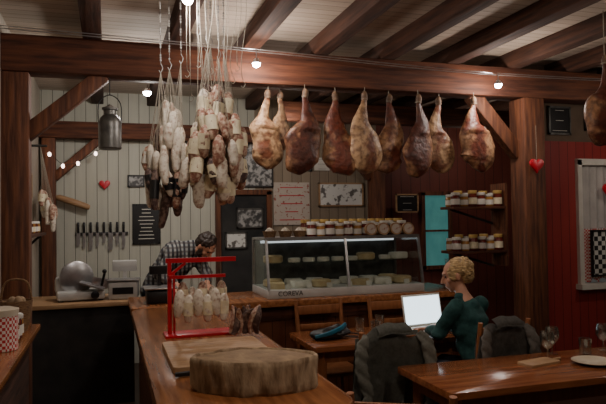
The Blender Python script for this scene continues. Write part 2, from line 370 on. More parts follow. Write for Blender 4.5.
# ---------------------------------------------------------------- counters
def rounded(x0,x1,y0,y1,r,n=6):
    out=[]
    for cx,cy,a in ((x1-r,y0+r,-90),(x1-r,y1-r,0),(x0+r,y1-r,90),(x0+r,y0+r,180)):
        for i in range(n+1):
            t=math.radians(a+90*i/n); out.append((cx+r*math.cos(t),cy+r*math.sin(t)))
    return out
e=top(empty('bar_counter',(.5,3.4,0)),'long varnished wooden bar counter with rounded end','counter')
ol=rounded(.16,.85,2.02,4.80,.12)
B().slab([(x-.5,y-3.4) for x,y in ol],.9,.95,bev=.012).obj('countertop','bar',e)
B().box((0,-.02,.45),(.56,2.62,.9)).obj('counter_body','panely',e)
B().box((.285,-.02,.04),(.02,2.62,.08)).box((.285,-.02,.84),(.02,2.62,.08)).obj('counter_trim','beam_y',e)
e=top(empty('service_counter',(1.6,5.2,0)),'wooden service counter under the glass display case','counter')
B().slab([(x-1.6,y-5.2) for x,y in rounded(.16,3.05,4.82,5.55,.02)],.9,.95,bev=.01).obj('countertop','bar',e)
B().box((0.03,.02,.45),(2.76,.6,.9)).obj('counter_body','panel',e)
B().box((0.03,-.29,.05),(2.76,.02,.1)).box((.03,-.29,.83),(2.76,.02,.1)).obj('counter_trim','beam_x',e)
e=top(empty('work_counter',(-.2,6.05,0)),'dark work counter holding the meat slicers','counter')
B().box((-.02,0,.88),(.94,.7,.04),bev=.006).obj('countertop','lwood',e)
B().box((-.02,.02,.43),(.88,.62,.86)).obj('counter_body','dark',e)
e=top(empty('side_counter',(-.57,4.1,0)),'narrow wooden ledge counter along the side wall','counter')
B().box((0,-.76,.88),(.24,2.7,.04),bev=.008).obj('countertop','bar',e)
B().box((-.03,-.76,.43),(.16,2.6,.86)).obj('counter_body','beam_y',e)

# ---------------------------------------------------------------- display case
e=top(empty('display_case',(1.95,5.2,.95)),'glass refrigerated display case with steel base','display case')
B().box((0,0,.035),(1.42,.58,.07),bev=.006).obj('case_base','greymet',e)
B().box((0,.28,.28),(1.42,.02,.42)).obj('back_panel','zinc',e)
B().box((0,0.03,.485),(1.42,.46,.02)).box((0,-.2,.485),(1.42,.02,.03)).obj('case_top','steel',e)
for x in (-.7,.7,0): B().bar((x,-.28,.07),(x,-.2,.48),.02,.02).obj('frame_strut','steel',e)
for x in (-.7,.7): B().bar((x,.27,.07),(x,.27,.48),.02,.02).obj('frame_strut','steel',e)
B().box((0,-.243,.275),(1.38,.005,.41),rot=(-.187,0,0)).obj('front_glass','glass',e)
B().box((0,.06,.27),(1.38,.34,.01)).obj('glass_shelf','glass',e)
for x in (-.70,.70): B().box((x,0.03,.27),(.006,.46,.4)).obj('side_glass','glass',e)
text('COREVA',.055,'lettering','black',e,(-.52,-.2925,.038))
B().cyl((-.65,.20,.45),(.65,.20,.45),.012).obj('added_case_tube','tube',e)  # added glowing tube to light the case interior
def cheese(kind):
    b=B()
    if kind==0: b.lathe([(.07,0),(.085,.01),(.085,.055),(.07,.065)],seg=24); m='cheese'
    elif kind==1: b.lathe([(.05,0),(.055,.006),(.055,.03),(.05,.036)],seg=24); m='cheesew'
    elif kind==2: b.slab([(0,-.08),(.09,.04),(.06,.07),(0,.08),(-.06,.07),(-.09,.04)],0,.05,bev=.004); m='cheese'
    else: b.box((0,0,.03),(.15,.11,.06),bev=.012); m='cheesew'
    return b.obj(['yellow_cheese','soft_cheese','cut_cheese','wrapped_cheese'][kind],m)
protos=[cheese(i) for i in range(4)]
labs=['yellow rinded cheese wheel inside the display case','small white soft cheese in the display case','cut cheese wedge inside the display case','white wrapped cheese block inside the display case']
used=[0]*4
def putcheese(k,loc,rot):
    o=protos[k]
    if used[k]: o=o.copy(); COL.objects.link(o)
    used[k]+=1; o.location=loc; o.rotation_euler=(0,0,rot); top(o,labs[k],'cheese','cheeses in the display case')
for row,(y,z) in enumerate(((5.03,1.02),(5.22,1.02),(5.2,1.226))):
    x=1.36
    while x<2.58:
        k=random.choice((0,1,2,3,3) if row<2 else (0,1,1,3)); 
        if not(1.90<x<2.0 and row==0): putcheese(k,(x,y,z),random.uniform(-.5,.5))
        x+=.19 if k in(0,3,2) else .135
pt=B().box((0,0,.025),(.05,.003,.035),rot=(-.2,0,0)).box((0,.006,.004),(.05,.02,.006)).obj('price_tag','white_p')
for n in range(7):
    o=pt if n==0 else pt.copy()
    if n: COL.objects.link(o)
    o.location=(1.42+.18*n,4.935,1.02) ; top(o,'small white price card in the display case','price tag','price cards')

# ---------------------------------------------------------------- jars
def jar(m,lab,h=.10,r=.036,lid='gold'):
    e=empty('preserve_jar')
    B().lathe([(r*.85,0),(r,.006),(r,h*.72),(r*.8,h*.82),(r*.8,h*.86)],seg=16).obj('jar_glass',m,e)
    B().lathe([(r*.92,h*.80),(r*.96,h*.82),(r*.96,h*.98),(r*.9,h)],seg=16).obj('lid',lid,e)
    B().lathe([(r*1.02,h*.15),(r*1.02,h*.55)],seg=16).obj('jar_label','white_p' if lab else 'paper',e)
    return e
jp=jar('jam',True,h=.085,lid='white_p'); jq=jar('jamy',False,h=.085,lid='white_p'); jr=jar('jam',True,h=.13,r=.042,lid='white_p'); js=jar('jamy',True,h=.115,r=.040,lid='white_p'); jt=jar('jam',False,h=.15,r=.043,lid='gold')
seen=set()
def putjar(p,loc,label,group,scale=None):
    if p.name not in seen:
        seen.add(p.name); p.location=loc; o=p
        if scale: p.scale=(scale,)*3
    else: o=dup(p,loc,(0,0,random.uniform(-.6,.6)),scale=scale or 1)
    top(o,label,'jar',group)
for n in range(11):
    putjar((jr,js)[n%2],(1.68+.086*n,5.10,1.445),'preserve jar with pale lid and label on the display case','jars on the display case')
for n in range(11):
    putjar((jt,jr)[n%2],(1.66+.090*n,5.21,1.445),'taller preserve jar with pale label on the display case','jars on the display case')
for n in range(10):
    putjar((js,jt)[n%2],(1.70+.092*n,5.32,1.445),'preserve jar in the back row on the display case','jars on the display case')
cb=B().lathe([(.055,-.015),(.055,.015)],seg=28,rot=(math.pi/2-.15,0,0)); cb.mi=1
cb.lathe([(.042,.0151),(.042,.0165)],seg=28,rot=(math.pi/2-.15,0,0)); cb=cb.obj('cheese_box',['lwood','photo2'])
for n,u in enumerate((2.20,2.32,2.44,2.56)):
    o=cb if n==0 else cb.copy()
    if n: COL.objects.link(o)
    o.location=(u,5.015,1.502); top(o,'round wooden cheese box standing on edge on the display case','cheese box','cheese boxes on the display case')
for n,u in enumerate((1.32,1.46,1.59)):
    e=top(empty('wicker_basket',(u,5.15,1.445)),'small round wicker basket of dried sausages','basket','baskets on the display case')
    B().lathe([(.045,0),(.06,.05),(.064,.055),(.058,.055),(.042,.01)],seg=20).obj('basket_bowl','wick',e)
    b=B()
    for k in range(6):
        a=k*1.05; b.tube([(.03*math.cos(a),.03*math.sin(a),.045),(.0,.0,.075),(-.035*math.cos(a+.6),-.035*math.sin(a+.6),.05)],[.009,.012,.009],8,sub=3)
    b.obj('basket_filling','sausw',e)

# ---------------------------------------------------------------- shelf with jars by post
e=top(empty('jar_shelf',(3.31,5.1,1.2)),'dark wooden wall shelf holding preserve jars','shelf')
for z in (.07,.48):
    B().box((-.02,0,z),(.56,.24,.025),bev=.003).obj('shelf_board','beam_x',e)
    B().bar((-.2,.1,z-.012),(.26,.1,z-.15),.02,.02).obj('shelf_bracket','dark',e)
B().box((.265,0,.32),(.02,.24,.78)).obj('side_panel','beam_z',e)
for z,g in ((1.2825,'jars on the lower shelf'),(1.6925,'jars on the upper shelf')):
    for n in range(6):
        for r in (0,1):
            putjar([jr,js,jt][(n+r)%3],(3.06+.090*n,5.03+.10*r,z),'dark preserve jar with pale label on the wall shelf',g)

# ---------------------------------------------------------------- hams
def ham(mt,u,y,zt,L,W,rot,lab,cord=0):
    e=empty('cured_ham',(u,y,zt),(rot[0],rot[1],rot[2]))
    s=random.choice((-1,1)); lo=random.uniform(-.03,.03); sq=random.uniform(.9,1.08)
    pts=[(0,0,-.09),(.006*s,0,-.13),(.020*s,0,-.19),(.032*s,0,-.27),(.018*s,0,-.36+lo),(-.012*s,0,-.45+lo),(-.020*s,0,-.54),(-.006*s,0,-.605),(.010*s,0,-.645)]
    rad=[.022,.028,.044,.074,.112*sq,.140,.144*sq,.116,.058]
    k=L/.64
    b=B(); b.tube([(p[0]*W,p[1],p[2]*k) for p in pts],[r*(W if r>.035 else 1) for r in rad],24,flat=.50,sub=6)
    for w in b.bm.verts:
        q=w.co*7+V((u*7,0,0)); q2=w.co*18+V((u*5,3,0)); a=min(1,max(0,(-w.co.z-.12)*5))
        w.co+=V((noise.noise(q)*.032+noise.noise(q2)*.008,noise.noise(q+V((9,0,0)))*.022,noise.noise(q+V((0,9,0)))*.020+noise.noise(q2)*.006))*a
        if w.co.y<0 and w.co.z<-.34*k: w.co.y*=.75
    b.obj('ham_body',mt,e,ang=1.2)
    B().tube([(0,0,-.035*k),(.006*s,-.004,-.06*k),(.002,0,-.10*k)],[.014,.026,.024],12,sub=3).obj('trotter','hoof',e)
    b=B(); b.cyl((0,0,cord),(0,0,-.09*k),.003,seg=6); b.lathe([(.022,-.098*k),(.027,-.093*k),(.022,-.088*k)],seg=12); b.obj('hanging_cord','rope',e)
    top(e,lab,'ham','cured hams on the beam')
zt=2.665
for (u,y,mt,L,W,rz,ry,lab) in (
  (1.225,4.76,'ham3',.64,.92,.2,.07,'pale cured ham hanging at the row end'),
  (1.345,4.86,'ham3',.50,.70,.6,-.03,'slim tan cured ham hanging behind the others'),
  (1.49,4.64,'ham2',.69,1.06,.1,.01,'large dark red cured ham on a cord'),
  (1.76,4.68,'ham',.70,1.02,-.2,-.05,'brown mottled cured ham hanging from the beam'),
  (2.00,4.63,'ham3',.68,.98,.15,.03,'brown cured ham with pale fat'),
  (2.24,4.69,'ham',.67,.96,.1,-.02,'golden brown cured ham hanging from the beam'),
  (2.48,4.63,'ham2',.71,1.02,.2,-.03,'dark cured ham with mottled rind'),
  (2.72,4.70,'ham3',.67,.92,-.1,.04,'slim golden cured ham hanging from the beam'),
  (3.01,4.62,'ham',.65,1.20,.1,-.02,'broad reddish cured ham beside the brace')):
    ham(mt,u,y,zt,L,W,(0,ry,rz),lab)
ham('ham2',3.30,3.45,2.74,.62,1.25,(0,0,.2),'dark cured ham hanging alone from the ceiling',cord=.28)
# ---------------------------------------------------------------- sausages
sb={}
def smesh(kind):
    if kind in sb: return sb[kind]
    L,r={'a':(.19,.036),'b':(.24,.026),'c':(.16,.029),'d':(.13,.018)}[kind]
    b=B(); b.tube([(0,0,0),(.002,0,-.012),(.006,0,-L*.3),(.008,0,-L*.65),(0,0,-L+.012),(0,0,-L)],[.004,r*.6,r,r,r*.65,.004],12,sub=4)
    for w in b.bm.verts: w.co+=V((w.co.x,w.co.y,0))*.18*noise.noise(w.co*45)
    body=b.mesh('sausage_body',1.2)
    lb=B().tube([(.0065,0,-L*.26),(.0075,0,-L*.5),(.007,0,-L*.72)],[r*1.08]*3,14).mesh('paper_band')
    st=B().cyl((0,0,0),(0,0,1),.0014,seg=5).mesh('hanging_string')
    sb[kind]=(body,lb,st); return sb[kind]
def sausage(kind,loc,hook,mt,band,lab,group,tilt=0,name='dried_sausage'):
    body,lb,st=smesh(kind); loc=V(loc); hook=V(hook)
    key=kind+mt
    if key not in sb:
        bm_=body.copy(); bm_.materials.append(M[mt]); sb[key]=bm_
    e=empty(name,loc); rz=random.uniform(0,6)
    o=bpy.data.objects.new('sausage_body',sb[key]); COL.objects.link(o); o.parent=e; o.rotation_euler=(tilt,0,rz)
    if band:
        k2='band'+kind+band
        if k2 not in sb: q=lb.copy(); q.materials.append(M[band]); sb[k2]=q
        o=bpy.data.objects.new('paper_band',sb[k2]); COL.objects.link(o); o.parent=e; o.rotation_euler=(tilt,0,rz)
    if not st.materials: st.materials.append(M['rope'])
    d=hook-loc
    o=bpy.data.objects.new('hanging_string',st); COL.objects.link(o); o.parent=e; o.scale=(1,1,d.length); o.rotation_euler=d.to_track_quat('Z','Y').to_euler()
    top(e,lab,'sausage',group)
hooksA=[(.50,3.52,2.66),(.56,3.62,2.60),(.62,3.55,2.54),(.67,3.66,2.60),(.60,3.72,2.66)]
def near(h,p): return min(h,key=lambda q:(q[0]-p[0])**2+(q[1]-p[1])**2)
for tier,(z,rx,ry,n,band) in enumerate(((2.40,.04,.05,4,.7),(2.33,.075,.08,8,.9),(2.22,.115,.12,12,.85),(2.11,.15,.14,14,.85),(1.99,.15,.13,13,.75),(1.90,.09,.08,8,.5))):
    for k in range(n):
        a=2*math.pi*(k+.5*tier)/n; u=.612+rx*math.cos(a)+random.uniform(-.012,.012); v=3.66+ry*math.sin(a); zz=z+random.uniform(-.045,.045)
        dk=random.random()
        sausage('a' if random.random()<.75 else 'c',(u,v,zz),near(hooksA,(u,v)),'saus' if dk<.6 else ('sausw' if dk<.85 else 'sausd'),'paper' if random.random()<band else None,'dried sausage with cream paper band on string','banded sausages hanging from the ceiling',random.uniform(-.30,.30))
hooksB=[(.31,3.80,2.50),(.37,3.88,2.54),(.43,3.78,2.56)]
for tier,(z,rx,ry,n,mt,bd) in enumerate(((2.30,.035,.05,5,'sausw',None),(2.17,.07,.08,9,'sausw',None),(2.05,.10,.09,11,'sausw','white_p'),(1.92,.11,.10,10,'sausd','black'),(1.82,.05,.05,4,'sausd',None))):
    for k in range(n):
        a=2*math.pi*(k+.5*tier)/n; u=.34+rx*math.cos(a)+(.03 if tier<2 else 0); v=3.85+ry*math.sin(a)
        sausage('b' if k%2 else 'c',(u,v,z+random.uniform(-.04,.04)),near(hooksB,(u,v)),mt if random.random()<.65 else random.choice(('saus','sausw','sausd')),bd if random.random()<.6 else None,'thin dry sausage hanging on string','thin sausages hanging from the ceiling',random.uniform(-.2,.2))
for k,h in enumerate(hooksA+hooksB):
    b=B(); u,v,z0=h; z=3.05
    while z>z0+.05:
        b.lathe([(.004,-.0015),(.0065,0),(.004,.0015)],(u,v,z),8,rot=(math.pi/2,0,int(z*100)%2*1.57),sx=1,sy=1.3); z-=.016
    b.tube([(u,v,z0+.05),(u+.012,v,z0+.025),(u,v,z0-.005),(u-.010,v,z0+.010)],.0024,6,sub=4)
    b.cyl((u,v,3.05),(u,v,z0+.045),.0016,seg=5)
    top(b.obj('steel_chain','chain'),'thin dull chain with hook among the sausages','chain','chains above the sausages')
for k in range(12):
    u=.42+.030*k+random.uniform(-.01,.01); v=3.44+random.uniform(-.04,.04); zb=random.uniform(2.30,2.5)
    b=B(); b.tube([(u,v,3.06),(u+random.uniform(-.02,.02),v,2.8),(u+random.uniform(-.02,.02),v+.02,zb+.1),(u,v+.04,zb)],.0017,6,sub=4)
    b.tube([(u,v+.04,zb),(u+.014,v+.04,zb-.02),(u,v+.04,zb-.04),(u-.012,v+.04,zb-.03)],.002,6,sub=3)
    top(b.obj('hanging_cord','rope'),'loose pale cord dangling from the ceiling','cord','loose cords above the sausages')

# ---------------------------------------------------------------- red stand with small sausages
e=top(empty('sausage_stand',(.5,3.58,.95)),'red painted metal stand for hanging sausages on the bar','stand')
B().box((0,0,.008),(.40,.16,.016),bev=.003).obj('stand_base','redp',e)
B().bar((-.17,.0,.01),(-.17,0,.42),.022,.03).bar((-.145,0,.01),(-.145,0,.35),.012,.02).obj('upright','redp',e)
B().bar((-.19,0,.425),(.21,0,.425),.022,.026).bar((-.17,0,.34),(-.08,0,.41),.015,.015).obj('upper_arm','redp',e)
B().bar((-.17,-.05,.335),(.14,-.05,.335),.014,.018).bar((-.17,0,.335),(-.17,-.055,.335),.014,.018).obj('lower_arm','redp',e)
for n in range(6):
    sausage('c',(.385+.050*n,3.525,.95+.265-.03*(n%2)),(.40+.044*n,3.53,.95+.335),'sausw','paper' if n%2 else None,'small white moulded sausage hanging on the red stand','sausages on the red stand',.12*(n-3)/3,name='small_sausage')
for n in range(5):
    sausage('c',(.41+.055*n,3.61,.95+.30-.03*(n%2)),(.40+.055*n,3.58,.95+.42),'sausw' if n%2 else 'saus','paper' if n%2==0 else None,'short sausage with paper band on the red stand','sausages on the red stand',name='small_sausage')
for n in range(10):
    b=B(); a=random.uniform(-.4,.4)
    b.tube([(0,0,-.0),(.02,0,.05),(.015,.01,.11),(-.01,0,.15)],[.012,.019,.017,.005],10,sub=3)
    o=b.obj('chorizo_sausage','saus' if n%2 else 'sausd',loc=(.65+.034*(n%5),3.38+.05*(n//5),.972),rot=(.15*math.sin(n),a*.8,n))
    top(o,'short wrinkled brown sausage standing bunched on the bar','sausage','bunched sausages on the bar')
e=top(empty('cutting_board',(.50,2.98,.95)),'thick worn wooden cutting board on the bar','cutting board')
B().slab(rounded(-.24,.24,-.30,.30,.03),0,.03,bev=.005).obj('board_slab','lwood',e)
e=top(empty('kitchen_knife',(.32,2.63,.952),(0,0,.15)),'kitchen knife with black handle lying on the bar','knife')
B().bar((-.06,0,.012),(.05,0,.012),.022,.018,bev=.004).obj('handle','black',e)
B().slab([(.05,-.012),(.22,-.010),(.24,.012),(.05,.014)],.008,.011).obj('blade','steel',e)
e=top(empty('wooden_tub',(.54,2.37,.95),(0,0,-.30)),'rough oval wooden box filled to the rim','tub')
def oval(b,rough):
    for w in b.bm.verts:
        a=abs(w.co.x)/.24; w.co.y*=(1.08-.32*a**3)
        d=V((w.co.x,w.co.y,0)); d=d.normalized() if d.length>1e-4 else V((0,0,0)); q=V((w.co.x*16,w.co.y*16,w.co.z*10))
        w.co+=d*rough*noise.noise(q); w.co.z+=.008*noise.noise(V((w.co.x*12,w.co.y*12,5)))*(w.co.z>.08)
b=B(); prof=[(.238,0),(.246,.012),(.247,.035),(.247,.06),(.247,.085),(.248,.105),(.246,.120),(.238,.126),(.230,.122),(.226,.105)]
b.lathe(prof,seg=110,sx=1,sy=.52); oval(b,.012); b.obj('tub_wall','tubw',e,ang=1.2)
b=B(); b.lathe([(.21,.095),(.230,.116),(.20,.122),(.15,.124),(.10,.126),(.05,.127),(.01,.127)],seg=60,sy=.52); oval(b,.004); b.obj('tub_filling','crust',e,ang=1.2)

# ---------------------------------------------------------------- slicers
e=top(empty('meat_slicer',(-.24,5.98,.9),(0,0,.1)),'pale grey electric meat slicer with round blade','meat slicer'); e.scale=(1.12,)*3
B().box((0,0,.045),(.36,.28,.07),bev=.02).box((-.12,.05,.12),(.14,.14,.14),bev=.03).obj('slicer_body','greymet',e)
for x in (-.15,.15):
    for y in (-.1,.1): B().cyl((x,y,-.0),(x,y,.02),.02,seg=10).obj('rubber_foot','black',e)
B().lathe([(.02,-.012),(.12,-.008),(.135,0),(.12,.008),(.02,.012)],(-.03,-.02,.18),36,rot=(math.pi/2,0,.15)).obj('round_blade','steel',e)
B().lathe([(.06,-.02),(.07,-.03),(.03,-.045)],(-.03,-.02,.18),24,rot=(math.pi/2,0,.15)).obj('blade_cover','greymet',e)
B().bar((.0,-.06,.15),(.18,-.10,.09),.20,.012).bar((.17,-.1,.09),(.185,-.10,.17),.2,.01).obj('food_carriage','steel',e)
B().cyl((.15,-.16,.12),(.17,-.19,.22),.01,seg=10).ball((.17,-.192,.235),.018).obj('carriage_handle','black',e)
B().lathe([(.03,0),(.032,.02),(.02,.025)],(.1,-.15,.05),16,rot=(math.pi/2,0,0)).obj('thickness_dial','black',e)
e=top(empty('label_scale',(.14,5.95,.9),(0,0,-.1)),'boxy pale counter scale with steel tray and display','scale')
B().box((0,0,.08),(.26,.26,.16),bev=.02).obj('scale_body','greymet',e)
B().box((0,-.02,.172),(.28,.24,.012),bev=.004).obj('weighing_tray','steel',e)
B().bar((.0,.11,.16),(.0,.11,.27),.03,.03).box((0,.10,.29),(.22,.05,.10),rot=(.15,0,0),bev=.01).obj('display_head','greymet',e)
B().box((0,-.132,.08),(.18,.006,.06)).obj('keypad','black',e)
e=top(empty('kitchen_scale',(.40,5.12,.95)),'black counter scale with steel tray','scale')
B().box((0,0,.05),(.22,.24,.1),bev=.015).obj('scale_body','black',e)
B().box((0,0,.118),(.26,.26,.012),bev=.004).cyl((0,0,.1),(0,0,.115),.03).obj('weighing_tray','steel',e)
B().bar((0,.10,.1),(0,.10,.22),.03,.03).box((0,.09,.25),(.16,.03,.07),bev=.006).obj('display_head','black',e)

# ---------------------------------------------------------------- knives, posters, wall decor
e=top(empty('knife_rack',(-.06,7.295,1.47)),'magnetic knife rail on the white board wall','knife rack')
B().box((0,-.01,0),(.56,.02,.035),bev=.003).obj('rail','dark',e)
ks=[(-.25,.20,.04),(-.19,.24,.03),(-.12,.27,.045),(-.05,.22,.03),(.02,.16,.03),(.09,.28,.05),(.16,.2,.03),(.23,.25,.035)]
for x,L,w in ks:
    k=top(empty('kitchen_knife',(-.06+x,7.27,1.47)),'chef knife with black handle on the magnetic rail','knife','knives on the rail')
    B().slab([(-w*.5,-.02),(w*.5,-.02),(w*.5,L*.3),(w*.35,L*.7-.02),(-w*.5,L*.7)],-.0015,.0015).obj('blade','steel',k,rot=(-math.pi/2,0,0))
    B().box((0,0,.07),(.026,.018,.12),bev=.005).obj('handle','black',k)
def poster(name,c,w,h,mt,frame,lab,cat,ang=0,lines=0,lm='white_p'):
    e=top(empty(name,c,(0,0,ang)),lab,cat)
    B().box((0,0,0),(w,.012,h)).obj('sheet',mt,e)
    if frame:
        b=B(); t=.018
        b.box((0,-.004,h/2),(w+t,.022,t)).box((0,-.004,-h/2),(w+t,.022,t)).box((w/2,-.004,0),(t,.022,h+t)).box((-w/2,-.004,0),(t,.022,h+t)).obj('picture_frame',frame,e)
    if lines:
        b=B()
        for i in range(lines):
            ww=w*random.uniform(.3,.75); b.box((0,-.008,h*.38-i*h*.76/max(1,lines-1)),(ww,.003,h*.02))
        b.obj('print',lm,e)
    return e
poster('menu_board',(.42,7.288,1.57),.29,.44,'black','black','black chalk menu board on the white wall','menu board',lines=9)
poster('wall_photo',(.31,7.288,2.06),.17,.12,'photo','dark','small framed photo on the white wall','picture')
poster('wall_poster',(2.15,7.285,1.79),.46,.52,'photo2',None,'pale printed poster with red figures','poster',lines=5,lm='redp')
poster('framed_picture',(2.80,7.285,1.90),.58,.28,'photop','lwood','wide bright framed picture with dark shapes','picture')
poster('wall_poster',(1.72,7.28,2.33),.38,.66,'photo','dark','tall grey photo collage above the doorway','poster')
poster('wall_photo',(1.62,7.265,1.62),.30,.22,'photo','zinc','grey photo pinned on the dark door','picture')
poster('wall_photo',(1.45,7.265,1.36),.24,.18,'photop','zinc','pale notice pinned on the dark door','picture')
poster('wall_photo',(2.28,7.285,2.30),.26,.20,'photo','dark','dim framed photo high on the rear wall','picture')
poster('wall_calendar',(2.55,7.285,2.28),.2,.16,'white_p',None,'small white sheet pinned on the wall','paper',lines=3,lm='dark')
poster('menu_board',(3.62,7.1,1.78),.30,.22,'black','lwood','small black sign with wooden frame','sign',lines=3)
poster('checkered_picture',(4.66,4.965,1.22),.26,.44,'bwcheck','black','black and white checkered picture by the window','picture')
poster('dark_plaque',(4.20,4.985,2.52),.24,.26,'black','zinc','dark plaque with pale lettering marks on plaster','sign',lines=3)
poster('wall_photo',(4.60,4.985,2.55),.18,.22,'photo','dark','small framed print on the plaster wall','picture')
def heart(name,loc,s,lab,rot=0,cord=0):
    e=top(empty(name,loc,(0,0,rot)),lab,'ornament')
    pts=[]
    for i in range(32):
        t=2*math.pi*i/32; pts.append((s*16*math.sin(t)**3/32,s*(13*math.cos(t)-5*math.cos(2*t)-2*math.cos(3*t)-math.cos(4*t))/32))
    B().slab(pts,-.012,.012,bev=.004).obj('heart','redp',e,rot=(math.pi/2,0,0))
    if cord: B().cyl((0,0,s*.15),(0,0,cord),.002,seg=5).obj('hanging_cord','rope',e)
heart('heart_ornament',(-.03,7.27,2.02),.12,'red heart ornament on the white board wall')
heart('heart_ornament',(3.64,4.62,2.05),.14,'red heart ornament hanging on the timber post',cord=.35)
heart('heart_ornament',(4.74,4.93,1.84),.17,'large red heart hanging by the window',cord=.25)
b=B(); b.tube([(-.55,7.22,1.86),(-.5,7.2,1.87),(-.22,7.2,1.77),(-.19,7.2,1.76)],[.012,.035,.035,.012],12,sub=2)
top(b.obj('rolling_pin','lwood'),'wooden rolling pin fixed on the white wall','rolling pin')
for n in range(14):
    p=(-.60+.045*(n%3),6.40+.09*(n//3)+.03*(n%2),1.92-.07*(n%3)-.03*(n%2))
    sausage('b' if n%2 else 'c',p,(-.62,6.5,2.35),'sausw' if n%2 else 'saus','paper' if n%3==0 else None,'pale sausage hanging by the side wall','sausages by the side wall',random.uniform(-.1,.1))
top(B().cyl((-.70,6.5,2.35),(-.56,6.5,2.35),.012).obj('wall_peg','dark'),'dark peg in the side wall carrying sausages','peg')
poster('wall_photo',(-.692,6.2,1.95),.3,.22,'photo','lwood','framed picture on the side wall','picture',ang=math.pi/2)
poster('wall_photo',(-.692,5.5,2.0),.3,.3,'photo2','dark','framed colour print on the side wall','picture',ang=math.pi/2)
e=top(empty('milk_can',(.02,4.74,2.13)),'old zinc milk can hanging from the beam','milk can')
B().lathe([(.075,0),(.082,.01),(.082,.19),(.07,.23),(.045,.255),(.045,.285),(.055,.295)],seg=24).obj('can_body','zinc',e)
B().lathe([(.056,.29),(.058,.305),(.03,.315),(.008,.33)],seg=20).obj('can_lid','zinc',e)
B().tube([(-.08,0,.18),(-.075,0,.34),(0,0,.40),(.075,0,.34),(.08,0,.18)],.004,8,sub=6).obj('wire_handle','dark',e)
B().cyl((0,0,.40),(0,0,.53),.004,seg=6).obj('hanging_chain','dark',e)

# left ledge things
e=top(empty('gingham_tin',(-.57,3.80,.9)),'round red gingham tin with white lid on the ledge','tin')
B().lathe([(.085,0),(.09,.004),(.09,.20),(.085,.205)],seg=28).obj('tin_body','gingham',e)
B().lathe([(.093,.19),(.095,.225),(.06,.235)],seg=28).obj('tin_lid','ceram',e)
e=top(empty('wicker_basket',(-.57,4.42,.9)),'tall wicker basket on the side ledge','basket')
B().lathe([(.07,0),(.09,.1),(.10,.20),(.094,.20),(.08,.09),(.06,.02)],seg=24).obj('basket_bowl','wick',e)
B().tube([(-.095,0,.19),(-.06,0,.32),(.06,0,.32),(.095,0,.19)],.007,8,sub=6).obj('basket_handle','wick',e)
b=B()
for k in range(5): b.ball((.03*math.cos(k*1.3),.03*math.sin(k*1.3),.19),(.03,.03,.035),seg=10)
b.obj('basket_filling','crust',e)
for n,v in enumerate((4.02,4.12,4.22)):
    putjar(jr if n%2 else js,(-.55,v,.9),'preserve jar standing on the side ledge','jars on the side ledge',1.2)
e=top(empty('wall_shelf',(-.62,5.6,1.5)),'small dark wooden shelf on the side wall','shelf')
B().box((0,0,0),(.15,1.2,.025)).obj('shelf_board','beam_y',e)
for y in (-.4,.4): B().bar((-.07,y,-.12),(.05,y,-.01),.02,.02).obj('shelf_bracket','dark',e)
for n in range(6):
    putjar(jq if n%2 else jp,(-.62,5.1+.18*n,1.5125),'preserve jar on the small wall shelf','jars on the wall shelf',1.2)
# ---------------------------------------------------------------- tables
def table(loc,w,d,h,lab):
    e=top(empty('dining_table',loc),lab,'table')
    B().slab(rounded(-w/2,w/2,-d/2,d/2,.02),h-.035,h,bev=.006).obj('tabletop','table',e)
    B().box((0,0,h-.08),(w-.16,d-.16,.09)).obj('table_apron','chair',e)
    for x in (-1,1):
        for y in (-1,1):
            B().tube([(x*(w/2-.09),y*(d/2-.09),h-.04),(x*(w/2-.08),y*(d/2-.08),0)],[.034,.024],4).obj('leg','chair',e)
table((2.45,2.95,0),1.76,.60,.75,'dark varnished wooden dining table with glasses')
table((2.02,4.2,0),1.46,.60,.75,'varnished wooden table holding the laptop')
# ---------------------------------------------------------------- chairs
def chair_proto():
    e=empty('dining_chair')
    B().slab(rounded(-.21,.21,-.2,.21,.04),.43,.455,bev=.006).obj('seat','chair',e)
    for x in (-1,1):
        B().tube([(x*.18,.17,.43),(x*.19,.18,0)],[.02,.015],10).obj('leg','chair',e)
        B().tube([(x*.18,-.18,.435),(x*.19,-.21,0)],[.02,.015],10).obj('leg','chair',e)
    b=B()
    for x in (-1,1): b.tube([(x*.18,-.18,.45),(x*.185,-.20,.7),(x*.19,-.235,.94)],[.019,.018,.015],10,sub=3)
    for z,h in ((.87,.07),(.74,.04),(.62,.04)): b.bar((-.185,-.19-(z-.45)*.09,z),(.185,-.19-(z-.45)*.09,z),.018,h,bev=.004)
    b.obj('backrest','chair',e)
    return e
ch=chair_proto()
ch.location=(1.58,3.56,0); top(ch,'wooden chair with an olive jacket over its back','chair','dining chairs')
for loc,r,l in (((2.36,3.60,0),.10,'wooden chair occupied by the seated woman'),
                ((2.25,4.53,0),math.pi,'empty wooden chair on the far side of the table'),
                ((1.62,4.53,0),math.pi,'empty wooden chair between counter and table'),
                ((1.15,2.32,0),-.5,'empty wooden chair by the end of the front table')):
    dup(ch,loc,(0,0,r),l)
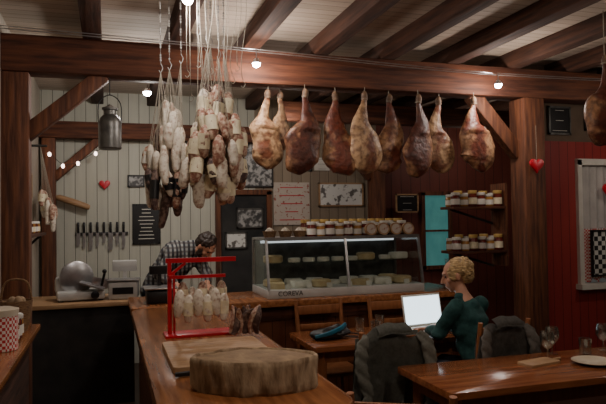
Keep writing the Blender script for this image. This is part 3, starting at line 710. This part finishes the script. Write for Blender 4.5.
# ---------------------------------------------------------------- coats (thin cloth draped over the chair back)
def coat(loc,rz,w,h,mt,lab,seed):
    e=top(empty('draped_jacket',loc,(0,0,rz)),lab,'jacket','jackets over chairs')
    rr=random.Random(seed)
    ph=[rr.uniform(0,6) for _ in range(6)]
    def ridge(a): return 1-2*abs(math.sin(a*.5))**.7
    def sheet(x0,x1,top_fn,len_fn,side,depth,nx=90,nz=50,flare=.14,amp=.017):
        b=B(); grid=[]
        for i in range(nx+1):
            s_=i/nx; x=x0+(x1-x0)*s_; col=[]
            Ln=len_fn(x); zt_=top_fn(x)
            for j in range(nz+1):
                t=j/nz
                zz=zt_-Ln*t
                roll=min(1,t*6); y=side*(depth*math.sin(roll*math.pi/2)+.010*t)
                f=min(1,t*1.8)
                fx=x*(1+flare*t)
                # diagonal drape folds radiating from the shoulders + vertical folds lower down
                dg=ridge(26*(abs(x)-.5*zz*0.9)+ph[1]); vt=ridge(52*x+ph[2]+1.3*math.sin(zz*9+ph[0]))
                d=amp*f*(dg*(1-t)*.9+vt*(.35+.75*t))
                d+=.012*f*noise.noise(V((x*8,zz*6,seed)))+.004*noise.noise(V((x*30,zz*24,seed)))
                edge=min(s_,1-s_)*7
                if edge<1: y*=(.3+.7*edge)
                col.append(b.bm.verts.new((fx,y+side*d,zz-.16*abs(x/w)**2*(1-t))))
            grid.append(col)
        for i in range(nx):
            for j in range(nz): b.bm.faces.new((grid[i][j],grid[i+1][j],grid[i+1][j+1],grid[i][j+1]))
        bmesh.ops.solidify(b.bm,geom=b.bm.faces[:],thickness=.005)
        return b
    tf=lambda x:.012*math.cos(x*18+seed)+.008*math.sin(x*47)
    lf=lambda x:h*(1-.07*math.sin(x*17+ph[5])-.05*math.sin(x*41))
    sheet(-w*.54,w*.54,tf,lf,-1,.050).obj('back_panel',mt,e,ang=1.6)
    sheet(-w*.52,-w*.03,tf,lambda x:h*.78,1,.044,nx=40).obj('front_panel',mt,e,ang=1.6)
    sheet(w*.05,w*.52,tf,lambda x:h*.72,1,.044,nx=40).obj('front_panel',mt,e,ang=1.6)
    # flat folded collar lying on the back panel
    b=B(); g=[]
    for i in range(25):
        x=-.10+.20*i/24; col=[]
        for j in range(6):
            t=j/5; col.append(b.bm.verts.new((x*(1+.15*t),-.012-.062*math.sin(min(1,t*1.4)*math.pi/2)+.004*math.sin(x*70),.022-.055*t+.008*math.cos(x*20)-.004*math.sin(x*55))))
        g.append(col)
    for i in range(24):
        for j in range(5): b.bm.faces.new((g[i][j],g[i+1][j],g[i+1][j+1],g[i][j+1]))
    bmesh.ops.solidify(b.bm,geom=b.bm.faces[:],thickness=.006); b.obj('collar',mt,e,ang=1.6)
    for s in (-1,1):
        b=B(); b.tube([(s*w*.40,-.035,-.035),(s*w*.50,-.062,-.10),(s*w*.53,-.080,-.22),(s*w*(.50+.05*s),-.088,-.34),(s*w*.47,-.092,-.43-.03*s)],[.022,.040,.040,.036,.034],24,sub=12,flat=.42)
        for w_ in b.bm.verts:
            z=w_.co.z; w_.co.x+=.004*ridge(z*110+w_.co.y*60+seed); w_.co.y+=.006*ridge(z*75+w_.co.x*60)
        b.obj('sleeve',mt,e,ang=1.6)
    return e
coat((1.58,3.345,.955),.03,.42,.50,'coat','olive grey jacket draped over the chair back',1)
coat((2.38,3.385,.940),.10,.36,.36,'coatd','grey brown jacket hanging over the woman\'s chair back',4)
# ---------------------------------------------------------------- laptop
e=top(empty('laptop',(2.33,4.17,.75),(0,0,.16)),'open white laptop with bright screen','laptop')
B().box((0,0,.010),(.36,.23,.018),bev=.004).obj('laptop_base','white_p',e)
b=B()
for r in range(4): b.box((0,.06-.028*r,.0205),(.30,.02,.003))
b.obj('keyboard','greymet',e)
B().box((0,.137,.138),(.36,.010,.24),rot=(-.19,0,0),bev=.003).obj('screen_lid','white_p',e)
B().box((0,.1305,.139),(.335,.003,.208),rot=(-.19,0,0)).obj('display','screen',e)
# ---------------------------------------------------------------- glasses, plates
def wineglass(loc):
    e=top(empty('wine_glass',loc),'empty stemmed wine glass on the front table','glass','wine glasses')
    B().lathe([(.034,0),(.034,.003),(.004,.008),(.004,.06),(.024,.072),(.042,.10),(.043,.13),(.036,.165),(.034,.165),(.041,.13),(.040,.102),(.022,.076)],seg=24).obj('glass_bowl','tglass',e)
wineglass((2.47,3.08,.75)); wineglass((2.60,3.20,.75)); wineglass((2.95,3.16,.75))
tb=B().lathe([(.03,0),(.032,.004),(.038,.10),(.036,.10),(.030,.010),(.004,.008)],seg=20).obj('tumbler','tglass')
tb.location=(2.76,3.10,.75); top(tb,'clear glass tumbler on the front table','glass','tumblers')
for l,lab in (((2.88,3.00,.75),'clear glass tumbler on the front table'),((1.80,4.34,.75),'clear glass tumbler on the laptop table'),((2.00,4.42,.75),'clear glass tumbler on the laptop table'),((1.85,4.16,.75),'clear glass tumbler on the laptop table')):
    o=tb.copy(); COL.objects.link(o); o.location=l; top(o,lab,'glass','tumblers')
pl=B().lathe([(.06,0),(.07,.004),(.12,.018),(.122,.021),(.07,.009),(.01,.007)],seg=36).obj('dinner_plate','ceram')
pl.location=(2.64,2.90,.75); top(pl,'white plate on the front table','plate','plates')
o=pl.copy(); COL.objects.link(o); o.location=(3.10,3.06,.75); top(o,'white plate on the front table','plate','plates')
e=top(empty('serving_board',(2.36,3.02,.75),(0,0,.2)),'small wooden serving board on the front table','board')
B().slab(rounded(-.12,.12,-.06,.06,.02),0,.014,bev=.003).obj('board_slab','lwood',e); B().cyl((.12,0,.008),(.18,0,.008),.008).obj('board_handle','lwood',e)
e=top(empty('shoulder_bag',(1.50,4.16,.75),(0,0,.1)),'black and teal nylon bag slumped on the table','bag')
b=B(); b.ball((0,0,.035),(.16,.09,.04)); b.ball((.06,.02,.045),(.09,.07,.05)); b.fuse('bag_body','black',e,voxel=.012,disp=.015,dscale=14)
B().tube([(-.14,-.05,.03),(-.05,-.09,.055),(.05,-.07,.08),(.12,0,.09),(.14,.06,.03)],[.012,.016,.018,.016,.012],8,sub=5,flat=.6).obj('bag_flap','tealbag',e)
B().tube([(.1,-.05,.02),(.2,-.09,.008),(.26,-.02,.008),(.16,.06,.02)],.006,8,sub=6).obj('bag_strap','black',e)
o=B().lathe([(.034,0),(.034,.16),(.014,.2),(.013,.25),(.016,.255),(.016,.27)],seg=18).obj('water_bottle','tglass'); o.location=(2.95,5.02,.95); top(o,'clear water bottle on the counter end','bottle')

# ---------------------------------------------------------------- lamps
e=top(empty('cable_light',(0,0,0)),'low voltage cable run with small halogen spots','lamp')
for yy in (4.5,4.44):
    B().tube([(-.7,yy,2.90),(1.05,yy,2.86),(3.12,yy,2.80),(6,yy,2.84)],.004,6,sub=6).obj('steel_cable','steel',e)
def spot(loc,top_z,P,col=(1,.84,.70),drop=.05,r=.030):  # builds the visible halogen spots and the added fill lamps
    s=top(empty('halogen_or_fill_light',loc),'small steel halogen spotlight or added fill lamp, lit','lamp','halogen spotlights')
    B().lathe([(.012,.035),(.018,.032),(r+.004,0),(r+.001,0)],seg=18).cyl((0,0,.03),(0,0,top_z-loc[2]),.004,seg=8).obj('lamp_housing','steel',s)
    B().ball((0,0,-.004),(r,r,.028),seg=14).obj('bulb','bulb',s)
    l=bpy.data.lights.new('lamp_light','POINT'); l.energy=P; l.color=col; l.shadow_soft_size=.05
    lo=bpy.data.objects.new('lamp_light',l); COL.objects.link(lo); lo.location=(0,0,-drop); lo.parent=s
spot((1.05,4.42,2.75),2.86,23,(1,.86,.76))
spot((3.12,4.42,2.70),2.80,19,(1,.86,.76))
spot((.42,3.35,2.80),3.06,20,(1,.90,.82))
spot((.34,5.6,2.74),3.06,38,(1,.92,.84),r=.036)
spot((1.7,6.1,2.62),3.06,10)  # added lamp, fills the space behind the counter with light
spot((2.7,2.2,2.62),3.06,20)  # added lamp out of view, lifts the light over the front table
spot((.9,1.5,2.62),3.06,32)  # added fill lamp above the camera view, brightens the bar front
spot((4.3,6.4,2.6),3.06,6)  # added lamp, weak fill for the rear right of the room
spot((4.5,3.8,2.5),3.06,11)  # added fill lamp out of view, lights the red boards
e=top(empty('string_lights',(0,0,0)),'string of small warm bulbs along the wall','string lights')
p=[(-.58,7.0,2.34),(-.45,7.03,2.22),(-.3,7.04,2.25),(-.12,7.05,2.36),(.1,7.06,2.50)]
B().tube(p,.003,6,sub=5).obj('light_cord','dark',e)
for q in p[:4]:
    B().ball((q[0],q[1],q[2]-.02),(.018,.018,.024),seg=10).obj('bulb','bulbw',e)

# ---------------------------------------------------------------- people
def seg(b,p,q,r1,r2,flat=1):
    p=V(p);q=V(q); b.tube([p,q],[r1,r2],14,flat=flat); b.ball(p,r1,seg=14); b.ball(q,r2,seg=14)
def hand(b,w,d,n,side,curl=.5):
    w=V(w); d=V(d).normalized(); n=V(n); n=(n-d*n.dot(d)).normalized(); s=d.cross(n)*side
    base=w+d*.085
    for i,o in enumerate((.030,.010,-.010,-.028)):
        seg(b,w+d*.01+s*o*.5,base+s*o-d*(.004*abs(i-1)),.013,.011)
        L=(.070,.078,.072,.056)[i]; p=base+s*o; ang=.15
        for j,fr in enumerate((.45,.32,.23)):
            ang+=curl*(.5+.25*j); q=p+(d*math.cos(ang)+n*math.sin(ang))*L*fr+s*o*.06
            seg(b,p,q,.0092-.001*j,.0085-.001*j); p=q
    p=w+d*.025+s*.018; q=p+(d*.7+s*.7+n*.15).normalized()*.035; seg(b,p,q,.013,.0105)
    r=q+(d*.85+s*.25+n*.35).normalized()*.03; seg(b,q,r,.0105,.009); seg(b,r,r+(d+n*.4).normalized()*.022,.009,.0075)
def head(b,c,f,up=(0,0,1)):
    c=V(c); f=V(f).normalized(); up=V(up); up=(up-f*up.dot(f)).normalized(); r=f.cross(up)
    def P(a,x,y): return c+f*a+r*x+up*y
    R=Matrix((r,f,up)).transposed().to_euler()
    b.ball(P(-.01,0,.025),(.076,.094,.088),rot=R,seg=24)
    b.ball(P(.02,0,-.035),(.060,.068,.075),rot=R,seg=20)
    b.ball(P(.058,0,-.088),(.026,.022,.020),rot=R)
    b.tube([P(.086,0,.018),P(.104,0,-.012),P(.114,0,-.026),P(.092,0,-.034)],[.007,.010,.013,.009],10)
    b.ball(P(.083,0,.032),(.045,.012,.011),rot=R)
    b.ball(P(.086,0,-.057),(.024,.010,.007),rot=R); b.ball(P(.083,0,-.068),(.021,.010,.007),rot=R)
    for s in (-1,1):
        b.ball(P(-.005,s*.078,-.008),(.010,.019,.031),rot=R)
        b.ball(P(.055,s*.042,-.022),(.022,.022,.022),rot=R)
    return P,R
# --- woman (modelled facing +y, turned about her seat)
wm=empty('person',(2.42,3.67,0),(0,0,.42)); top(wm,'seated blond woman in dark teal jumper typing on a laptop','person')
b=B()
pel=V((0,0,.54)); ch_=V((0,.10,.86)); nk=V((0,.145,1.05)); hc=V((.0,.20,1.19))
b.ball(pel,(.155,.125,.11)); seg(b,pel+V((0,.02,.05)),ch_,.10,.11); b.ball(ch_,(.135,.10,.15)); seg(b,ch_+V((0,0,.12)),nk,.06,.045); seg(b,nk,hc-V((0,.01,.06)),.043,.043)
P,R=head(b,hc,(-.56,.76,-.26))
def shld(s): return V((s*.145,.11,.985))
el={-1:V((-.20,.22,.80)),1:V((.20,.22,.79))}; wr={-1:V((-.075,.40,.80)),1:V((.075,.40,.80))}
for s in (-1,1):
    seg(b,shld(s),el[s],.045,.036); seg(b,el[s],wr[s],.035,.023)
    seg(b,pel+V((s*.085,.02,-.01)),(s*.10,.39,.53),.080,.056)
    seg(b,(s*.10,.39,.53),(s*.10,.34,.10),.053,.035)
    seg(b,(s*.10,.33,.045),(s*.11,.50,.035),.035,.028)
    hand(b,wr[s],(-s*.10,1,-.12),(0,0,-1),(1 if s<0 else -1),.35)
b.fuse('body','skin',wm,voxel=.0065,smooth=3)
def knit(co): return .006*math.sin(co.z*42+6*noise.noise(co*5))+.012*noise.noise(co*11)
b=B(); b.ball(pel,(.165,.135,.115)); seg(b,pel+V((0,.02,.05)),ch_,.115,.128); b.ball(ch_,(.152,.114,.158)); seg(b,ch_+V((0,0,.11)),nk-V((0,0,.02)),.078,.055)
for s in (-1,1):
    seg(b,shld(s),el[s],.058,.048); seg(b,el[s],wr[s]*.85+el[s]*.15,.045,.032); b.ball(ch_+V((s*.055,.08,.02)),.058)
b.fuse('jumper','teal',wm,voxel=.009,smooth=3,fn=knit,label='dark teal knitted jumper')
b=B()
for s in (-1,1):
    seg(b,pel+V((s*.085,.02,-.01)),(s*.10,.39,.53),.090,.064); seg(b,(s*.10,.39,.53),(s*.10,.34,.11),.061,.045)
b.fuse('trousers','denim',wm,voxel=.01,smooth=2,label='dark trousers')
b=B()
for s in (-1,1): seg(b,(s*.10,.325,.046),(s*.11,.51,.038),.045,.036)
b.fuse('shoes','shoe',wm,voxel=.008,smooth=2,label='dark shoes')
b=B(); b.ball(P(-.03,0,.036),(.086,.092,.086),rot=R,seg=24); b.ball(P(-.065,0,-.01),(.070,.056,.070),rot=R); b.ball(P(-.10,.0,.045),(.042,.036,.040),rot=R)
b.ball(P(.02,.068,.02),(.016,.04,.05),rot=R); b.ball(P(.02,-.068,.02),(.016,.04,.05),rot=R)
rr=random.Random(3)
for k in range(46):  # loose curls pinned over the back of the head
    th=rr.uniform(0,6.28); fi=rr.uniform(.1,1.35); a=-.035-.075*math.cos(fi)*.9; r_=.088*math.sin(fi)+.004
    c0=P(a,r_*math.cos(th),.03+r_*math.sin(th)); q=P(a-.018,r_*math.cos(th+.35)*1.05,.03+r_*math.sin(th+.35)*1.05); q2=P(a-.004,r_*math.cos(th+.7),.03+r_*math.sin(th+.7))
    b.tube([c0,q,q2],[.007,.010,.006],8,sub=3)
b.fuse('hair','blond',wm,voxel=.0045,smooth=1,fn=lambda co:.004*noise.noise(co*45),label='curly blond hair pinned up loosely')
b=B()
for s in (-1,1): b.ball(P(.076,s*.03,.008),(.012,.008,.006),rot=R,seg=10)
b.obj('eyes','black',wm)
# --- man
mn=empty('person',(.50,6.12,0)); top(mn,'bearded man in plaid shirt leaning over the counter','person')
def rm(p): return V(p)-V((.52,6.16,0))
fd=V((.80,-.60,0)).normalized(); sd=V((fd.y,-fd.x,0))
pel=rm((.48,6.16,.93)); ch_=rm((.645,6.0,1.245)); nk=rm((.79,5.88,1.345)); hc=rm((.885,5.79,1.36))
def body(b,g=0):
    b.ball(pel,(.155+g,.15+g,.12+g)); seg(b,pel+V((0,0,.05)),ch_,.135+g,.155+g); b.ball(ch_,.16+g)
    for s in (-1,1): seg(b,ch_+V((0,0,.06)),ch_+fd*.06+sd*s*.18+V((0,0,.06)),.09+g,.068+g)
    seg(b,ch_+fd*.03+V((0,0,.07)),nk,.08+g,.058+g)
b=B(); body(b); seg(b,nk,hc-fd*.03-V((0,0,.04)),.055,.052)
P,R=head(b,hc,(.40,-.50,-.77))
sh={s:ch_+fd*.07+sd*s*.195+V((0,0,.06)) for s in (-1,1)}
el={-1:rm((.90,5.86,1.10)),1:rm((.46,5.76,1.12))}; wr={-1:rm((.86,5.58,1.03)),1:rm((.60,5.53,1.03))}
if (sh[1]-el[1]).length>(sh[-1]-el[1]).length: el={1:el[-1],-1:el[1]}; wr={1:wr[-1],-1:wr[1]}
for s in (-1,1):
    seg(b,sh[s],el[s],.056,.044); seg(b,el[s],wr[s],.043,.028)
    hand(b,wr[s],(0,-1,-.25),(0,0,-1),(-1 if s>0 else 1),.5)
    hp=pel+sd*s*.09; kn=rm((.52,6.16,.5))+sd*s*.11+fd*.03; an=rm((.50,6.2,.09))+sd*s*.12
    seg(b,hp,kn,.088,.06); seg(b,kn,an,.058,.04); seg(b,an+V((0,0,-.04)),an+fd*.16+V((0,0,-.05)),.04,.032)
b.fuse('body','skin',mn,voxel=.0075,smooth=3)
b=B(); body(b,.014)
for s in (-1,1): seg(b,sh[s],el[s],.072,.058); seg(b,el[s],wr[s]*.75+el[s]*.25,.055,.042)
b.fuse('shirt','plaid',mn,voxel=.011,smooth=3,disp=.014,dscale=10,label='grey and black plaid shirt')
b=B(); b.ball(pel-V((0,0,.03)),(.165,.16,.12))
for s in (-1,1):
    hp=pel+sd*s*.09; kn=rm((.52,6.16,.5))+sd*s*.11+fd*.03; an=rm((.50,6.2,.09))+sd*s*.12
    seg(b,hp,kn,.1,.07); seg(b,kn,an,.068,.055)
b.fuse('trousers','denim',mn,voxel=.011,smooth=2)
b=B()
for s in (-1,1):
    an=rm((.50,6.2,.09))+sd*s*.12; seg(b,an+V((0,0,-.04)),an+fd*.17+V((0,0,-.048)),.048,.04)
b.fuse('shoes','shoe',mn,voxel=.009,smooth=2)
b=B(); b.ball(P(-.025,0,.04),(.088,.096,.090),rot=R,seg=24); b.ball(P(-.055,0,-.01),(.076,.064,.064),rot=R)
b.fuse('hair','dhair',mn,voxel=.007,smooth=2,disp=.012,dscale=40,label='short dark hair')
b=B(); b.ball(P(.04,0,-.085),(.055,.05,.035),rot=R); b.ball(P(.085,0,-.046),(.03,.012,.006),rot=R)
for s in (-1,1): b.ball(P(.02,s*.055,-.05),(.018,.035,.05),rot=R)
b.fuse('beard','dhair',mn,voxel=.006,smooth=2,disp=.006,dscale=50,label='short dark beard')
b=B()
for s in (-1,1): b.ball(P(.076,s*.03,.008),(.012,.008,.006),rot=R,seg=10)
b.obj('eyes','black',mn)

# ---------------------------------------------------------------- world + camera
w=bpy.data.worlds.new('World'); SC.world=w; w.use_nodes=True
w.node_tree.nodes['Background'].inputs[0].default_value=(.5,.55,.7,1); w.node_tree.nodes['Background'].inputs[1].default_value=.02
cam=bpy.data.cameras.new('camera'); co=bpy.data.objects.new('camera',cam); COL.objects.link(co)
cam.sensor_width=36; cam.lens=36*620/606; cam.clip_start=.05
co.matrix_world=Matrix.Translation((0,0,1.6))@Matrix.Rotation(math.radians(-17.5),4,'Z')@Matrix.Rotation(math.radians(91.57),4,'X')@Matrix.Rotation(-.015,4,'Z')
SC.camera=co
